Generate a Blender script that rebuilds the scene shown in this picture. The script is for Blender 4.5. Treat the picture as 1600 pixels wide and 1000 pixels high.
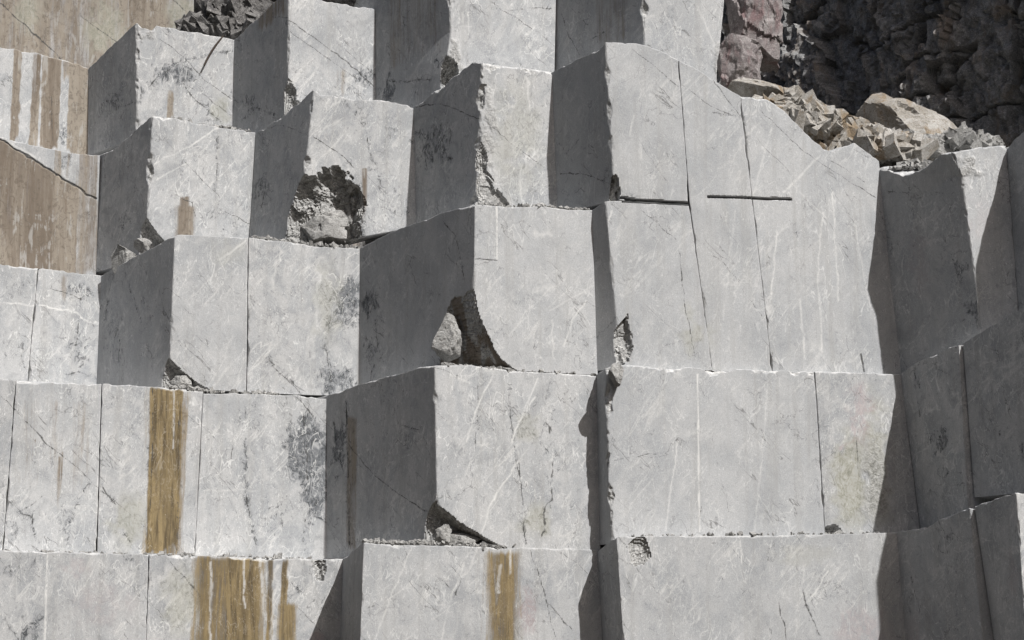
import bpy, bmesh, math, random
import numpy as np
from mathutils import Vector

# ------------------------------------------------------------------ camera, sky, sun, exposure
scene = bpy.context.scene
for o in list(bpy.data.objects):
    bpy.data.objects.remove(o)
C = scene.collection
F = 3000.0                      # focal length in pixels of the 1600 px wide photograph
HORIZON = 1010.0
PITCH = math.atan((HORIZON - 500) / F)
CAM = np.array([0.0, 0.0, 1.8])
cd = bpy.data.cameras.new('camera'); cam = bpy.data.objects.new('camera', cd); C.objects.link(cam)
cam.location = CAM.tolist(); cam.rotation_euler = (math.pi / 2 + PITCH, 0, 0)
cd.sensor_width = 36; cd.lens = 36 * F / 1600; cd.clip_end = 2000
scene.camera = cam
SUN_AZ, SUN_EL = math.radians(42), math.radians(49)      # to the right of the view axis, behind the camera
w = bpy.data.worlds.new('World'); scene.world = w; w.use_nodes = True
nt = w.node_tree; nt.nodes.clear()
sky = nt.nodes.new('ShaderNodeTexSky'); sky.sky_type = 'NISHITA'; sky.sun_disc = False; sky.air_density = .8; sky.dust_density = 5; sky.ozone_density = .6
sky.sun_elevation = SUN_EL; sky.sun_rotation = math.pi - SUN_AZ
bg = nt.nodes.new('ShaderNodeBackground'); bg.inputs[1].default_value = 0.068
wo = nt.nodes.new('ShaderNodeOutputWorld')
nt.links.new(sky.outputs[0], bg.inputs[0]); nt.links.new(bg.outputs[0], wo.inputs[0])
LDIR = np.array([-math.sin(SUN_AZ) * math.cos(SUN_EL), math.cos(SUN_AZ) * math.cos(SUN_EL), -math.sin(SUN_EL)])
sl = bpy.data.lights.new('sun', 'SUN'); sl.energy = 5.0; sl.angle = math.radians(0.55); sl.color = (1.0, 0.99, 0.975)
so = bpy.data.objects.new('sun', sl); C.objects.link(so)
so.rotation_euler = Vector(LDIR.tolist()).to_track_quat('-Z', 'Y').to_euler(); so.location = (20, -20, 40)
vs = scene.view_settings
vs.view_transform = 'Standard'; vs.look = 'None'; vs.gamma = 1; vs.exposure = 0.24; vs.use_curve_mapping = False

# ------------------------------------------------------------------ geometry helpers
PSI = math.radians(8)
T = np.array([math.cos(PSI), math.sin(PSI), 0.0])        # along the sawn fronts
M = np.array([-math.sin(PSI), math.cos(PSI), 0.0])       # into the hill
UP = np.array([0, 0, 1.0])
BASE = 36.0

def ray(x, y):
    a, b = x - 800.0, 500.0 - y
    d = np.array([a, F * math.cos(PITCH) - b * math.sin(PITCH), F * math.sin(PITCH) + b * math.cos(PITCH)])
    return d / np.linalg.norm(d)
def onplane(px, n, c):
    d = ray(*px); return CAM + d * ((c - n @ CAM) / (n @ d))
def fr(px, D): return onplane(px, M, BASE + D)           # a point of the front plane set back by D
def project(p):
    q = p - CAM
    cp, sp = math.cos(PITCH), math.sin(PITCH)
    fwd = q[..., 1] * cp + q[..., 2] * sp; up = -q[..., 1] * sp + q[..., 2] * cp
    return 800 + F * q[..., 0] / fwd, 500 - F * up / fwd
def shadow_x(P, D):
    k = (BASE + D - M @ P) / (M @ LDIR); return float(project(P + LDIR * k)[0])
def back_of(px, DB, xs):
    """set-back of the front on which the corner px of front DB throws its shadow at column xs"""
    P = fr(px, DB); lo, hi = DB, DB + 14
    for _ in range(50):
        m_ = (lo + hi) / 2
        if shadow_x(P, m_) > xs: lo = m_
        else: hi = m_
    return (lo + hi) / 2
def front_of(px, DA, xs):
    lo, hi = DA - 14, DA
    for _ in range(50):
        m_ = (lo + hi) / 2
        if shadow_x(fr(px, m_), DA) > xs: hi = m_
        else: lo = m_
    return (lo + hi) / 2

def _h(ix, iy, iz, seed):
    n = (ix.astype(np.int64) * 374761393 + iy.astype(np.int64) * 668265263 + iz.astype(np.int64) * 2147483647 + seed * 974711) & 0xffffffff
    n = ((n ^ (n >> 13)) * 1274126177) & 0xffffffff
    n = ((n ^ (n >> 16)) * 2246822519) & 0xffffffff
    return ((n ^ (n >> 15)) & 0xffffff) / float(0xffffff)
def vn(p, seed=0):
    i = np.floor(p); f = p - i; f = f * f * (3 - 2 * f); i = i.astype(np.int64)
    r = 0
    for a in (0, 1):
        fx = f[:, 0] if a else 1 - f[:, 0]
        for b in (0, 1):
            fy = f[:, 1] if b else 1 - f[:, 1]
            for c in (0, 1):
                fz = f[:, 2] if c else 1 - f[:, 2]
                r = r + fx * fy * fz * _h(i[:, 0] + a, i[:, 1] + b, i[:, 2] + c, seed)
    return r
def fbm(p, octv=3, seed=0):
    s, a, t = 0, 1.0, 0
    for k in range(octv):
        s = s + a * vn(p * (2 ** k) + 17.3 * k, seed + k); t += a; a *= .5
    return s / t
def sst(a, b, x):
    t = np.clip((x - a) / (b - a), 0, 1); return t * t * (3 - 2 * t)
def cells(p, seed=0):
    """Voronoi: random value of the nearest cell and its distance"""
    i = np.floor(p).astype(np.int64); best = np.full(len(p), 9e9); val = np.zeros(len(p))
    for a in (-1, 0, 1):
        for b in (-1, 0, 1):
            for c in (-1, 0, 1):
                jx, jy, jz = i[:, 0] + a, i[:, 1] + b, i[:, 2] + c
                q = np.stack([jx + _h(jx, jy, jz, seed), jy + _h(jx, jy, jz, seed + 5), jz + _h(jx, jy, jz, seed + 9)], 1)
                d = ((p - q) ** 2).sum(1); k = d < best
                best[k] = d[k]; val[k] = _h(jx, jy, jz, seed + 13)[k]
    return val, np.sqrt(best)

# ------------------------------------------------------------------ materials
class N:
    def __init__(s, name):
        s.m = bpy.data.materials.new(name); s.m.use_nodes = True; s.t = s.m.node_tree; s.t.nodes.clear()
        s.out = s.n('ShaderNodeOutputMaterial'); s.b = s.n('ShaderNodeBsdfPrincipled')
        s.t.links.new(s.b.outputs[0], s.out.inputs[0])
        s.pos = s.n('ShaderNodeNewGeometry').outputs['Position']
    def n(s, k): return s.t.nodes.new(k)
    def put(s, sock, v):
        if hasattr(v, 'is_output'): s.t.links.new(v, sock)
        elif v is not None: sock.default_value = v if not isinstance(v, tuple) or len(v) != 3 or sock.type != 'RGBA' else (*v, 1)
    def math(s, op, a, b=None, clamp=False):
        k = s.n('ShaderNodeMath'); k.operation = op; k.use_clamp = clamp
        s.put(k.inputs[0], a); s.put(k.inputs[1], b); return k.outputs[0]
    def map(s, v, a, b, c=0.0, d=1.0):
        k = s.n('ShaderNodeMapRange'); k.interpolation_type = 'SMOOTHSTEP'
        for i_, x in enumerate((v, a, b, c, d)): s.put(k.inputs[i_], x)
        return k.outputs[0]
    def xf(s, loc=(0, 0, 0), sc=(1, 1, 1), src=None):
        k = s.n('ShaderNodeMapping'); s.put(k.inputs[0], src or s.pos)
        k.inputs[1].default_value = loc; k.inputs[3].default_value = sc; return k.outputs[0]
    def noise(s, scale, det=4, rough=.55, dist=0, vec=None, col=False):
        k = s.n('ShaderNodeTexNoise'); s.put(k.inputs['Vector'], vec or s.pos)
        k.inputs['Scale'].default_value = scale; k.inputs['Detail'].default_value = det
        k.inputs['Roughness'].default_value = rough; k.inputs['Distortion'].default_value = dist
        return k.outputs[1 if col else 0]
    def mix(s, f, a, b, mode='MIX'):
        k = s.n('ShaderNodeMix'); k.data_type = 'RGBA'; k.blend_type = mode
        s.put(k.inputs[0], f); s.put(k.inputs[6], a); s.put(k.inputs[7], b); return k.outputs[2]
    def attr(s, name):
        k = s.n('ShaderNodeAttribute'); k.attribute_name = name
        sp = s.n('ShaderNodeSeparateColor'); s.t.links.new(k.outputs['Color'], sp.inputs[0])
        return sp.outputs[0], sp.outputs[1], sp.outputs[2], k.outputs['Alpha']
    def line(s, scale, eps, det=2, vec=None, dist=0):
        """thin contour lines of a noise field: veins"""
        v = s.noise(scale, det, .5, dist, vec)
        return s.map(s.math('ABSOLUTE', s.math('SUBTRACT', v, .5)), 0, eps, 1, 0)
    def bump(s, h, dist, strength=1.0, prev=None):
        k = s.n('ShaderNodeBump'); k.inputs['Strength'].default_value = strength; k.inputs['Distance'].default_value = dist
        s.put(k.inputs['Height'], h)
        if prev is not None: s.put(k.inputs['Normal'], prev)
        return k.outputs[0]

def marble():
    s = N('sawn_grey_marble')
    dark, ochre, white, rough = s.attr('feat1')
    pink, tan, tone, green = s.attr('feat2')
    ob = s.n('ShaderNodeAttribute'); ob.attribute_type = 'OBJECT'; ob.attribute_name = 'busy'; busy = ob.outputs['Fac']
    big = s.noise(.6, 5, .62, .6)
    col = s.mix(s.map(big, .36, .66), (.335, .344, .353), (.412, .417, .421))
    mid = s.noise(2.4, 6, .68, .9, s.xf((3, 1, 7), (1, 1, .6)))
    col = s.mix(s.math('MULTIPLY', s.map(mid, .42, .60, 0, .7), busy), col, (.485, .482, .476))
    fine = s.noise(7.5, 7, .78, 1.4, s.xf((9, 2, 1), (1, 1, .7)))       # crackly field used by every dark cloud
    col = s.mix(s.math('MULTIPLY', s.map(fine, .545, .66, 0, .75), busy), col, (.20, .205, .212))
    # pale worm-like veins, gated into flocks
    g1 = s.noise(1.2, 3, .55, 0, s.xf((4, 4, 4)), True)
    gs = s.n('ShaderNodeSeparateColor'); s.put(gs.inputs[0], g1); ga, gb, gc = gs.outputs
    v1 = s.math('MULTIPLY', s.line(2.3, .013, 3, s.xf((0, 0, 0), (1.5, 1.5, .6)), .8), s.map(ga, .44, .58))
    v2 = s.math('MULTIPLY', s.line(6.0, .024, 2, s.xf((7, 3, 2), (1.3, 1.3, .75)), .9), s.map(gb, .46, .58))
    fl = s.map(s.noise(21, 3, .62, 1.6, s.xf((2, 5, 5), (1.5, 1.5, .6))), .59, .68, 0, .85)
    fl = s.math('MULTIPLY', fl, s.map(gc, .38, .58, .12, 1))
    vv = s.math('MAXIMUM', s.math('MAXIMUM', s.math('MULTIPLY', v1, .75), s.math('MULTIPLY', v2, .5)), fl)
    cl = s.noise(1.5, 6, .66, 1.2, s.xf((6, 6, 2), (1, 1, .8)))
    col = s.mix(s.math('MULTIPLY', s.map(cl, .50, .66, 0, .55), busy), col, (.255, .262, .27))
    rot = s.n('ShaderNodeMapping'); s.put(rot.inputs[0], s.pos); rot.inputs[2].default_value = (0, math.radians(52), 0); rs1 = s.xf((0, 0, 0), (.3, .6, 1.5), rot.outputs[0])
    lv = s.line(1.5, .022, 4, rs1, .5)
    lv = s.math('MULTIPLY', lv, s.map(gb, .45, .6, .05, .75))
    col = s.mix(s.math('MULTIPLY', lv, s.math('ADD', .3, s.math('MULTIPLY', busy, .6))), col, (.58, .575, .56))
    rot2 = s.n('ShaderNodeMapping'); s.put(rot2.inputs[0], s.pos); rot2.inputs[2].default_value = (0, math.radians(-47), 0); rs2 = s.xf((0, 0, 0), (.25, .6, 1.4), rot2.outputs[0])
    lk = s.math('MULTIPLY', s.line(1.2, .006, 5, rs2, .3), s.map(ga, .48, .6, 0, .75))
    col = s.mix(lk, col, (.12, .12, .118))
    # thin dark seams
    d1 = s.math('MULTIPLY', s.line(1.3, .006, 6, s.xf((5, 0, 3), (1, 1, .7)), .3), s.map(gc, .48, .60))
    col = s.mix(s.math('MULTIPLY', d1, .55), col, (.10, .10, .10))
    gr = s.noise(70, 2, .7)
    col = s.mix(1.0, col, s.mix(s.map(gr, .3, .7), (.84, .84, .84), (1.13, 1.13, 1.13)), 'MULTIPLY')
    st = s.noise(5, 4, .65, .15, s.xf((0, 0, 0), (1, 1, .05)))
    col = s.mix(s.map(st, .48, .70, 0, .45), col, (.30, .298, .29))
    # traced features, broken up by the crackly field
    de = s.map(s.math('ADD', dark, s.math('MULTIPLY', s.math('SUBTRACT', fine, .5), 2.9)), .30, 1.0)
    de = s.math('MULTIPLY', de, s.map(dark, .03, .3))
    col = s.mix(de, col, s.mix(s.map(fine, .46, .66), (.15, .158, .168), (.055, .058, .062)))
    vv = s.math('MULTIPLY', vv, s.math('MULTIPLY', s.math('ADD', .25, s.math('MULTIPLY', busy, .75)), s.math('SUBTRACT', 1, s.math('MULTIPLY', tan, .6))))
    col = s.mix(vv, col, (.68, .68, .665))
    pe = s.math('MULTIPLY', pink, s.map(fine, .36, .62))
    col = s.mix(pe, col, s.mix(s.map(fine, .4, .6), (.30, .20, .21), (.45, .39, .385)))
    sv = s.noise(2.4, 7, .72, .45, s.xf((3, 3, 3), (1, 1, .10)))
    sv2 = s.noise(10, 4, .7, .4, s.xf((8, 1, 3), (1, 1, .07)))
    tc = s.mix(s.map(sv, .36, .64), (.150, .120, .092), (.285, .250, .205))
    tc = s.mix(s.map(fine, .49, .62, 0, .7), tc, (.115, .095, .075))
    tc = s.mix(s.map(s.math('ADD', s.math('MULTIPLY', sv2, .5), s.math('MULTIPLY', mid, .5)), .535, .60, 0, .7), tc, (.36, .35, .33))
    tc = s.mix(s.map(sv2, .34, .42, .5, 0), tc, (.125, .088, .06))
    te = s.map(s.math('ADD', tan, s.math('ADD', s.math('MULTIPLY', s.math('SUBTRACT', sv2, .5), 1.3), s.math('MULTIPLY', s.math('SUBTRACT', sv, .5), 1.2))), .12, .72)
    col = s.mix(s.math('MULTIPLY', te, s.map(tan, .02, .15)), col, tc)
    ge = s.math('MULTIPLY', green, s.map(fine, .30, .58, .35, 1))
    col = s.mix(ge, col, s.mix(s.map(fine, .38, .66), (.42, .41, .345), (.22, .22, .175)))
    oc = s.mix(s.map(sv2, .38, .62), (.075, .052, .022), (.25, .185, .088))
    oc = s.mix(s.map(fine, .5, .64, 0, .5), oc, (.10, .068, .03))
    oc = s.mix(s.map(mid, .45, .65, 0, .5), oc, (.17, .125, .06))
    oc = s.mix(s.map(s.noise(26, 3, .65), .66, .74, 0, .8), oc, (.44, .40, .31))
    oe = s.map(s.math('ADD', ochre, s.math('MULTIPLY', s.math('SUBTRACT', sv2, .5), 1.5)), .08, .8)
    col = s.mix(s.math('MULTIPLY', oe, s.map(ochre, .02, .2, 0, .96)), col, oc)
    col = s.mix(s.math('MULTIPLY', s.math('MULTIPLY', vv, ochre), .45), col, (.50, .45, .36))
    ln = s.attr('feat3')[0]
    ln = s.math('ADD', ln, s.math('ADD', s.math('MULTIPLY', s.math('SUBTRACT', fine, .5), .55), s.math('MULTIPLY', s.math('SUBTRACT', mid, .5), .25)))
    col = s.mix(s.map(ln, .74, .92, 0, .92), col, (.055, .054, .052))
    rc = s.mix(s.map(s.noise(13, 5, .75, 1.0), .38, .64), (.20, .198, .19), (.50, .495, .48))
    rc = s.mix(s.map(tan, .1, .8), rc, (.15, .115, .08))
    col = s.mix(s.math('MULTIPLY', rough, .85), col, rc)
    we = s.math('MULTIPLY', white, s.map(fine, .36, .52, .15, 1))
    col = s.mix(we, col, (.66, .655, .635))
    tn = s.n('ShaderNodeCombineColor')
    for i_ in range(3): s.put(tn.inputs[i_], tone)
    col = s.mix(1.0, col, tn.outputs[0], 'MULTIPLY')
    s.put(s.b.inputs['Base Color'], col)
    s.put(s.b.inputs['Roughness'], s.map(mid, .3, .7, .62, .85)); s.b.inputs['Specular IOR Level'].default_value = .3
    b1 = s.bump(gr, .004, .5)
    b2 = s.bump(s.math('MULTIPLY', s.noise(11, 4, .65, .5), s.math('ADD', .06, rough)), .045, .9, b1)
    s.put(s.b.inputs['Normal'], b2)
    return s.m

def rock(name, a, b, c, scale=1.0, bump=.08, streak=None):
    s = N(name)
    n1 = s.noise(1.4 * scale, 6, .7, .7); n2 = s.noise(7 * scale, 6, .75, 1.0, s.xf((3, 8, 2)))
    col = s.mix(s.map(n1, .36, .64), a, b)
    col = s.mix(s.map(n2, .5, .7), col, c)
    if streak: col = s.mix(s.map(s.noise(2.2, 5, .6, .5, s.xf((7, 7, 7), (1, 1, .3))), .52, .66), col, streak)
    col = s.mix(1.0, col, s.mix(s.map(s.noise(40, 3, .7), .3, .7), (.75, .75, .75), (1.2, 1.2, 1.2)), 'MULTIPLY')
    s.put(s.b.inputs['Base Color'], col); s.b.inputs['Roughness'].default_value = .9; s.b.inputs['Specular IOR Level'].default_value = .2
    s.put(s.b.inputs['Normal'], s.bump(s.noise(12 * scale, 7, .75, .6), bump, .9))
    return s.m

MARBLE = marble()
CLIFF = rock('dark_cliff_rock', (.15, .15, .153), (.28, .277, .272), (.46, .455, .44), 2.5, .03, (.26, .23, .205))
BROWNROCK = rock('weathered_brown_rock', (.27, .25, .22), (.43, .415, .39), (.18, .15, .115), 1.8, .05, (.25, .195, .135))
PALEROCK = rock('pale_broken_rock', (.27, .265, .255), (.42, .415, .40), (.17, .165, .155), 2, .06)
PURPLE = rock('purple_grey_rock', (.19, .165, .165), (.31, .285, .28), (.41, .395, .38), 2.2, .05, (.22, .155, .155))
DIRT = rock('dark_spoil', (.045, .043, .042), (.14, .135, .13), (.34, .33, .32), 4, .012)
FLOOR = rock('quarry_floor_gravel', (.06, .05, .038), (.08, .067, .053), (.042, .036, .028), .4, .03)
STEEL = N('rusty_steel'); STEEL.put(STEEL.b.inputs['Base Color'], STEEL.mix(STEEL.noise(20), (.025, .022, .02), (.07, .045, .03)))
STEEL.b.inputs['Roughness'].default_value = .7; STEEL.b.inputs['Metallic'].default_value = .4; STEEL = STEEL.m

# ------------------------------------------------------------------ objects
def tag(o, label, cat, group=None, kind=None):
    if label: o['label'] = label
    if cat: o['category'] = cat
    if group: o['group'] = group
    if kind: o['kind'] = kind
    return o
def link_mesh(name, v, faces, mat, origin=None):
    me = bpy.data.meshes.new(name)
    v = np.asarray(v, dtype=np.float64)
    origin = np.zeros(3) if origin is None else np.asarray(origin)
    v = v - origin
    if isinstance(faces, np.ndarray):
        nf, k = faces.shape
        me.vertices.add(len(v)); me.vertices.foreach_set('co', v.ravel().astype(np.float32))
        me.loops.add(nf * k); me.loops.foreach_set('vertex_index', faces.ravel().astype(np.int32))
        me.polygons.add(nf); me.polygons.foreach_set('loop_start', np.arange(0, nf * k, k, dtype=np.int32))
        me.update(calc_edges=True)
    else:
        me.from_pydata(v.tolist(), [], faces)
    me.polygons.foreach_set('use_smooth', np.zeros(len(me.polygons), dtype=bool))
    me.validate(); me.materials.append(mat)
    o = bpy.data.objects.new(name, me); C.objects.link(o); o.location = origin.tolist()
    return o
def col_attr(o, name, arr):
    a = o.data.color_attributes.new(name, 'FLOAT_COLOR', 'POINT')
    a.data.foreach_set('color', np.ascontiguousarray(arr, dtype=np.float32).ravel())
def quads(n, m, flip=False):
    i, j = np.meshgrid(np.arange(n - 1), np.arange(m - 1), indexing='ij')
    a = i * m + j; q = np.stack([a, a + m, a + m + 1, a + 1], -1).reshape(-1, 4)
    return q[:, ::-1] if flip else q

def poly_at(pts, key, x):
    pts = sorted(pts, key=lambda p: p[key])
    return np.interp(x, [p[key] for p in pts], [p[1 - key] for p in pts])

RES = 0.023
GROUP = 'sawn marble blocks of the quarry face'
BLOCKS = {}
_bs = [0]

def paint(feats, a, b, P, conv, acc):
    """marks that belong to the stone itself, laid out in metres on the face"""
    if not len(a): return
    wx = (fbm(P * 5.0, 3, 301) - .5); wz = (fbm(P * 5.0, 3, 401) - .5)
    for ft in feats:
        kind = ft[0]
        if kind in ('crack', 'vein', 'white', 'groove', 'pinkline'):
            pts = [conv(p) for p in ft[1]]; wd = max(ft[2] * (.7 if kind == 'vein' else 1), .022); stg = ft[3]
            wob = ft[4] if len(ft) > 4 else .08
            aa, bb = a + wx * wob, b + wz * wob
            d = np.full(len(a), 9e9)
            for (x0, y0), (x1, y1) in zip(pts[:-1], pts[1:]):
                dx, dy = x1 - x0, y1 - y0; L2 = dx * dx + dy * dy + 1e-9
                t = np.clip(((aa - x0) * dx + (bb - y0) * dy) / L2, 0, 1)
                d = np.minimum(d, np.hypot(aa - x0 - t * dx, bb - y0 - t * dy))
            ln = np.clip(1 - d / max(.07, 3.2 * wd), 0, 1) * (.84 + .16 * min(stg, 1))
            if kind == 'vein':
                acc['line'] = np.maximum(acc['line'], ln * (.80 + .2 * sst(.35, .6, fbm(P * 3.0, 3, 77))))
                k = .75 * stg * np.exp(-(d / (wd * 3.0)) ** 2); ch = 'dark'
            elif kind in ('white', 'pinkline', 'groove'):
                br = .45 + .9 * vn(P * 3.5, 91) if kind != 'groove' else 1.0
                k = sst(wd, wd * .35, d) * stg * br; ch = {'white': 'white', 'pinkline': 'pink'}.get(kind, 'line')
            else:
                k = ln; ch = 'line'
            if kind in ('groove', 'crack'):
                acc['push'] = np.maximum(acc['push'], sst(wd, wd * .4, d) * (ft[5] if len(ft) > 5 else (.12 if kind == 'groove' else .0)))
            if kind == 'groove': continue
            acc[ch] = np.maximum(acc[ch], np.clip(k, 0, 1))
        else:
            (x0, y0), (x1, y1) = conv(ft[1]), conv(ft[2]); stg = ft[3]
            x0, x1 = min(x0, x1), max(x0, x1); y0, y1 = min(y0, y1), max(y0, y1)
            if kind in ('ochre', 'tan', 'drip'):
                sx = np.minimum(a - x0, x1 - a); e = ft[4] if len(ft) > 4 else .08
                q = np.stack([a * 6, np.zeros_like(a), b * .22], 1)
                n = fbm(q, 3, 11 + int(abs(x0) * 10))
                th = ft[5] if len(ft) > 5 else .0
                k = sst(0, e, sx + wx * .06) * (sst(th - .1, th + .1, n) if th else 1)
                if kind == 'drip':
                    k = sst(0, (x1 - x0) * .5, sx) * sst(0, (y1 - y0) * .9, b - y0) * sst(-.02, .04, y1 - b)
                else:
                    k = k * sst(-.05, .12, y1 - b + wx * .1) * sst(-.05, .2, b - y0 + (n - .5) * .5)
                if len(ft) > 6:
                    (lx0, ly0), (lx1, ly1) = conv(ft[6][0]), conv(ft[6][1])
                    k = k * sst(.02, -.02, b - (ly0 + (ly1 - ly0) * (a - lx0) / (lx1 - lx0)) + wx * .08)
                acc['ochre' if kind == 'ochre' else 'tan' if kind == 'tan' else 'drip'] = np.maximum(acc['ochre' if kind == 'ochre' else 'tan' if kind == 'tan' else 'drip'], np.clip(k * stg, 0, 1))
            else:
                cx, cy, rx, ry = (x0 + x1) / 2, (y0 + y1) / 2, (x1 - x0) / 2, (y1 - y0) / 2
                r = np.hypot((a - cx + wx * .5) / rx, (b - cy + wz * .5) / ry)
                n = fbm(P * np.array([4.5, 4.5, 3.2]), 4, 61)
                k = sst(1.1, .35, r) * sst(.34, .60, n + .22 * (1 - r)) * stg
                ch = {'mottle': 'dark', 'pink': 'pink', 'green': 'green', 'flake': 'rough', 'pale': 'white'}[kind]
                acc[ch] = np.maximum(acc[ch], np.clip(k, 0, 1))

def block(label, D, TL, TR, BR, BL, top=(), lf=None, lftop=(), left=(), right=(), dlow=None, drop=0.0, depth=4.5, rdir=None, extra=None,
          feats=(), lfeats=(), cuts=(), chip=.024, tone=1.0, busy=1.0, res=RES, name='marble_block', ground=False, group=GROUP, ltop_amp=1.0, rag=1.0, grp=True):
    """one sawn block: a dense front, left side and top, welded, with chipped edges and broken corners.
    lf = (top px, bottom px, D of the neighbour's front) gives the side that shows; without it the side runs straight in"""
    _bs[0] += 1; seed = _bs[0] * 7
    if lf is None and TL[0] > -40:
        TL, BL = (TL[0] - 1.4, TL[1]), (BL[0] - 1.4, BL[1]); left = [(a_ - 1.4, b_) for a_, b_ in left]
    cv = lambda p: (lambda q: (q @ T, q[2]))(fr(p, D))
    pTL, pTR, pBR, pBL = map(cv, (TL, TR, BR, BL))
    zlow = lambda p: fr(p, dlow if dlow is not None else D)[2] - .02 - drop
    zb0, zb1 = (-.02, -.02) if ground else (zlow(BL), zlow(BR))
    def ext(pt, pb, z): # carry the edge down to height z
        k = (z - pb[1]) / (pt[1] - pb[1]); return (pb[0] + (pt[0] - pb[0]) * k, z)
    pBL = ext(pTL, pBL, min(zb0, pBL[1])); pBR = ext(pTR, pBR, min(zb1, pBR[1]))
    H = max(pTL[1] - pBL[1], pTR[1] - pBR[1]); W = max(pTR[0] - pTL[0], pBR[0] - pBL[0])
    nu, nv = max(6, int(W / res) + 1), max(6, int(H / res) + 1)
    u = np.linspace(0, 1, nu); v = np.linspace(0, 1, nv)
    topp = [pTL] + [cv(p) for p in top] + [pTR]; botp = [pBL, pBR]
    lp = [pBL] + [cv(p) for p in left] + [pTL]; rp = [pBR] + [cv(p) for p in right] + [pTR]
    def arc(pts, t, key):
        pts = sorted(pts, key=lambda p: p[key]); k0 = [p[key] for p in pts]
        x = k0[0] + (k0[-1] - k0[0]) * t
        return (x, np.interp(x, k0, [p[1] for p in pts])) if key == 0 else (np.interp(x, k0, [p[0] for p in pts]), x)
    ts, tz = arc(topp, u, 0); bs_, bz = arc(botp, u, 0); ls, lz = arc(lp, v, 1); rs, rz = arc(rp, v, 1)
    U, V = np.meshgrid(u, v, indexing='ij')
    def coons(t_, b_, l_, r_):
        return ((1 - V) * b_[:, None] + V * t_[:, None] + (1 - U) * l_[None] + U * r_[None]
                - ((1 - U) * (1 - V) * b_[0] + U * (1 - V) * b_[-1] + (1 - U) * V * t_[0] + U * V * t_[-1]))
    S, Z = coons(ts, bs_, ls, rs), coons(tz, bz, lz, rz)
    Fg = S[..., None] * T + (BASE + D) * M + Z[..., None] * UP
    # left side E(w, v)
    if lf is not None:
        Lt, Lb, DA = lf
        qt = fr(Lt, DA); qb = fr(Lb, DA); P_TL = Fg[0, -1]; P_BL = Fg[0, 0]
        nl = np.cross(qt - P_TL, np.array([0, 0, 1.0])); nl /= np.linalg.norm(nl)
        # neighbour's inner corner at this block's own foot height
        kb = (P_BL[2] - qb[2]) / (qt[2] - qb[2]); qB = qb + (qt - qb) * kb
        wl = np.linalg.norm((qt - P_TL)[:2]); nd = max(6, int(wl / res)); extra = max(.8, depth - wl) if extra is None else extra
        wv = np.concatenate([np.linspace(0, 1, nd), 1 + np.array([.25, .6, 1.0]) * extra / wl])
    else:
        P_TL = Fg[0, -1]; P_BL = Fg[0, 0]; qt = P_TL + M * depth; qB = P_BL + M * depth; nl = -T
        wl = depth; wv = np.concatenate([np.linspace(0, .12, 12), [.2, .4, .7, 1.0]]); nd = len(wv)
    nw = len(wv)
    Wg, Vg = np.meshgrid(wv, v, indexing='ij')
    Eb = Fg[0, 0] + (qB - P_BL) * wv[:, None]; Et = Fg[0, -1] + (qt - P_TL) * wv[:, None]
    if lftop and lf is not None:
        c = nl @ P_TL; lt = [onplane(p, nl, c) for p in lftop]
        ww = [0] + [float(((q - P_TL) @ (qt - P_TL)) / ((qt - P_TL) @ (qt - P_TL))) for q in lt] + [1, wv[-1]]
        zz = [P_TL[2]] + [float(q[2]) for q in lt] + [qt[2], qt[2]]
        o_ = np.argsort(ww); Et[:, 2] = np.interp(wv, np.array(ww)[o_], np.array(zz)[o_])
    else:
        Et[:, 2] = np.where(wv > 1, min(qt[2], 1e9), Et[:, 2])
    dE = Et - Eb
    E = Eb[:, None] + (Fg[0] - Fg[0, 0])[None] * 0 + dE[:, None] * v[None, :, None]
    # keep the bent left edge of the front along the side
    bend = Fg[0] - (Fg[0, 0] + (Fg[0, -1] - Fg[0, 0]) * v[:, None])
    E = E + bend[None] * np.clip(1 - wv, 0, 1)[:, None, None]
    dl = E - E[0][None]                                           # (nw, nv, 3)
    rdirv = (M if rdir is None else rdir)
    tot = np.linalg.norm((Et[-1] - Et[0])[:2])
    dr = np.zeros_like(dl) + (rdirv * tot / max(.2, abs(rdirv @ M)) * abs(((Et[-1] - Et[0]) / tot) @ M))[None, None] * (wv / wv[-1])[:, None, None]
    dr[..., 2] = dl[..., 2]
    P3 = lambda ui, vi, wi: Fg[ui, vi] + (1 - u[ui])[..., None] * dl[wi, vi] + u[ui][..., None] * dr[wi, vi]
    vid = {}; pos = []; par = []; faces = []
    def face(ia, ib, kind, flip):
        A, B = np.meshgrid(ia, ib, indexing='ij'); A, B = A.ravel(), B.ravel(); z = np.zeros_like(A)
        if kind == 'f': ui, vi, wi = A, B, z
        elif kind == 'b': ui, vi, wi = A, B, z + nw - 1
        elif kind == 'l': ui, vi, wi = z, B, A
        elif kind == 'r': ui, vi, wi = z + nu - 1, B, A
        elif kind == 't': ui, vi, wi = A, z + nv - 1, B
        else: ui, vi, wi = A, z, B
        base = sum(len(p) for p in pos)
        pos.append(P3(ui, vi, wi)); par.append(np.stack([ui, vi, wi], 1))
        faces.append(quads(len(ia), len(ib), flip) + base)
        return base, len(A)
    iu, iv, iw = np.arange(nu), np.arange(nv), np.arange(nw)
    cu = np.unique(np.r_[np.arange(0, nu, 8), nu - 1]); cvv = np.unique(np.r_[np.arange(0, nv, 8), nv - 1])
    wt = np.unique(np.r_[np.arange(0, min(nw, 14)), np.arange(min(nw, 14), nw, 4), nw - 1])
    f0 = face(iu, iv, 'f', False); l0 = face(iw, iv, 'l', True); t0 = face(iu, iw, 't', False)
    wr = np.unique(np.r_[np.arange(0, nw, 6), nw - 1])
    face(wr, iv[::4] if (nv - 1) % 4 == 0 else np.unique(np.r_[iv[::4], nv - 1]), 'r', False)
    face(cu, cvv, 'b', True); face(cu, wr, 'd', True)
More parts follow.
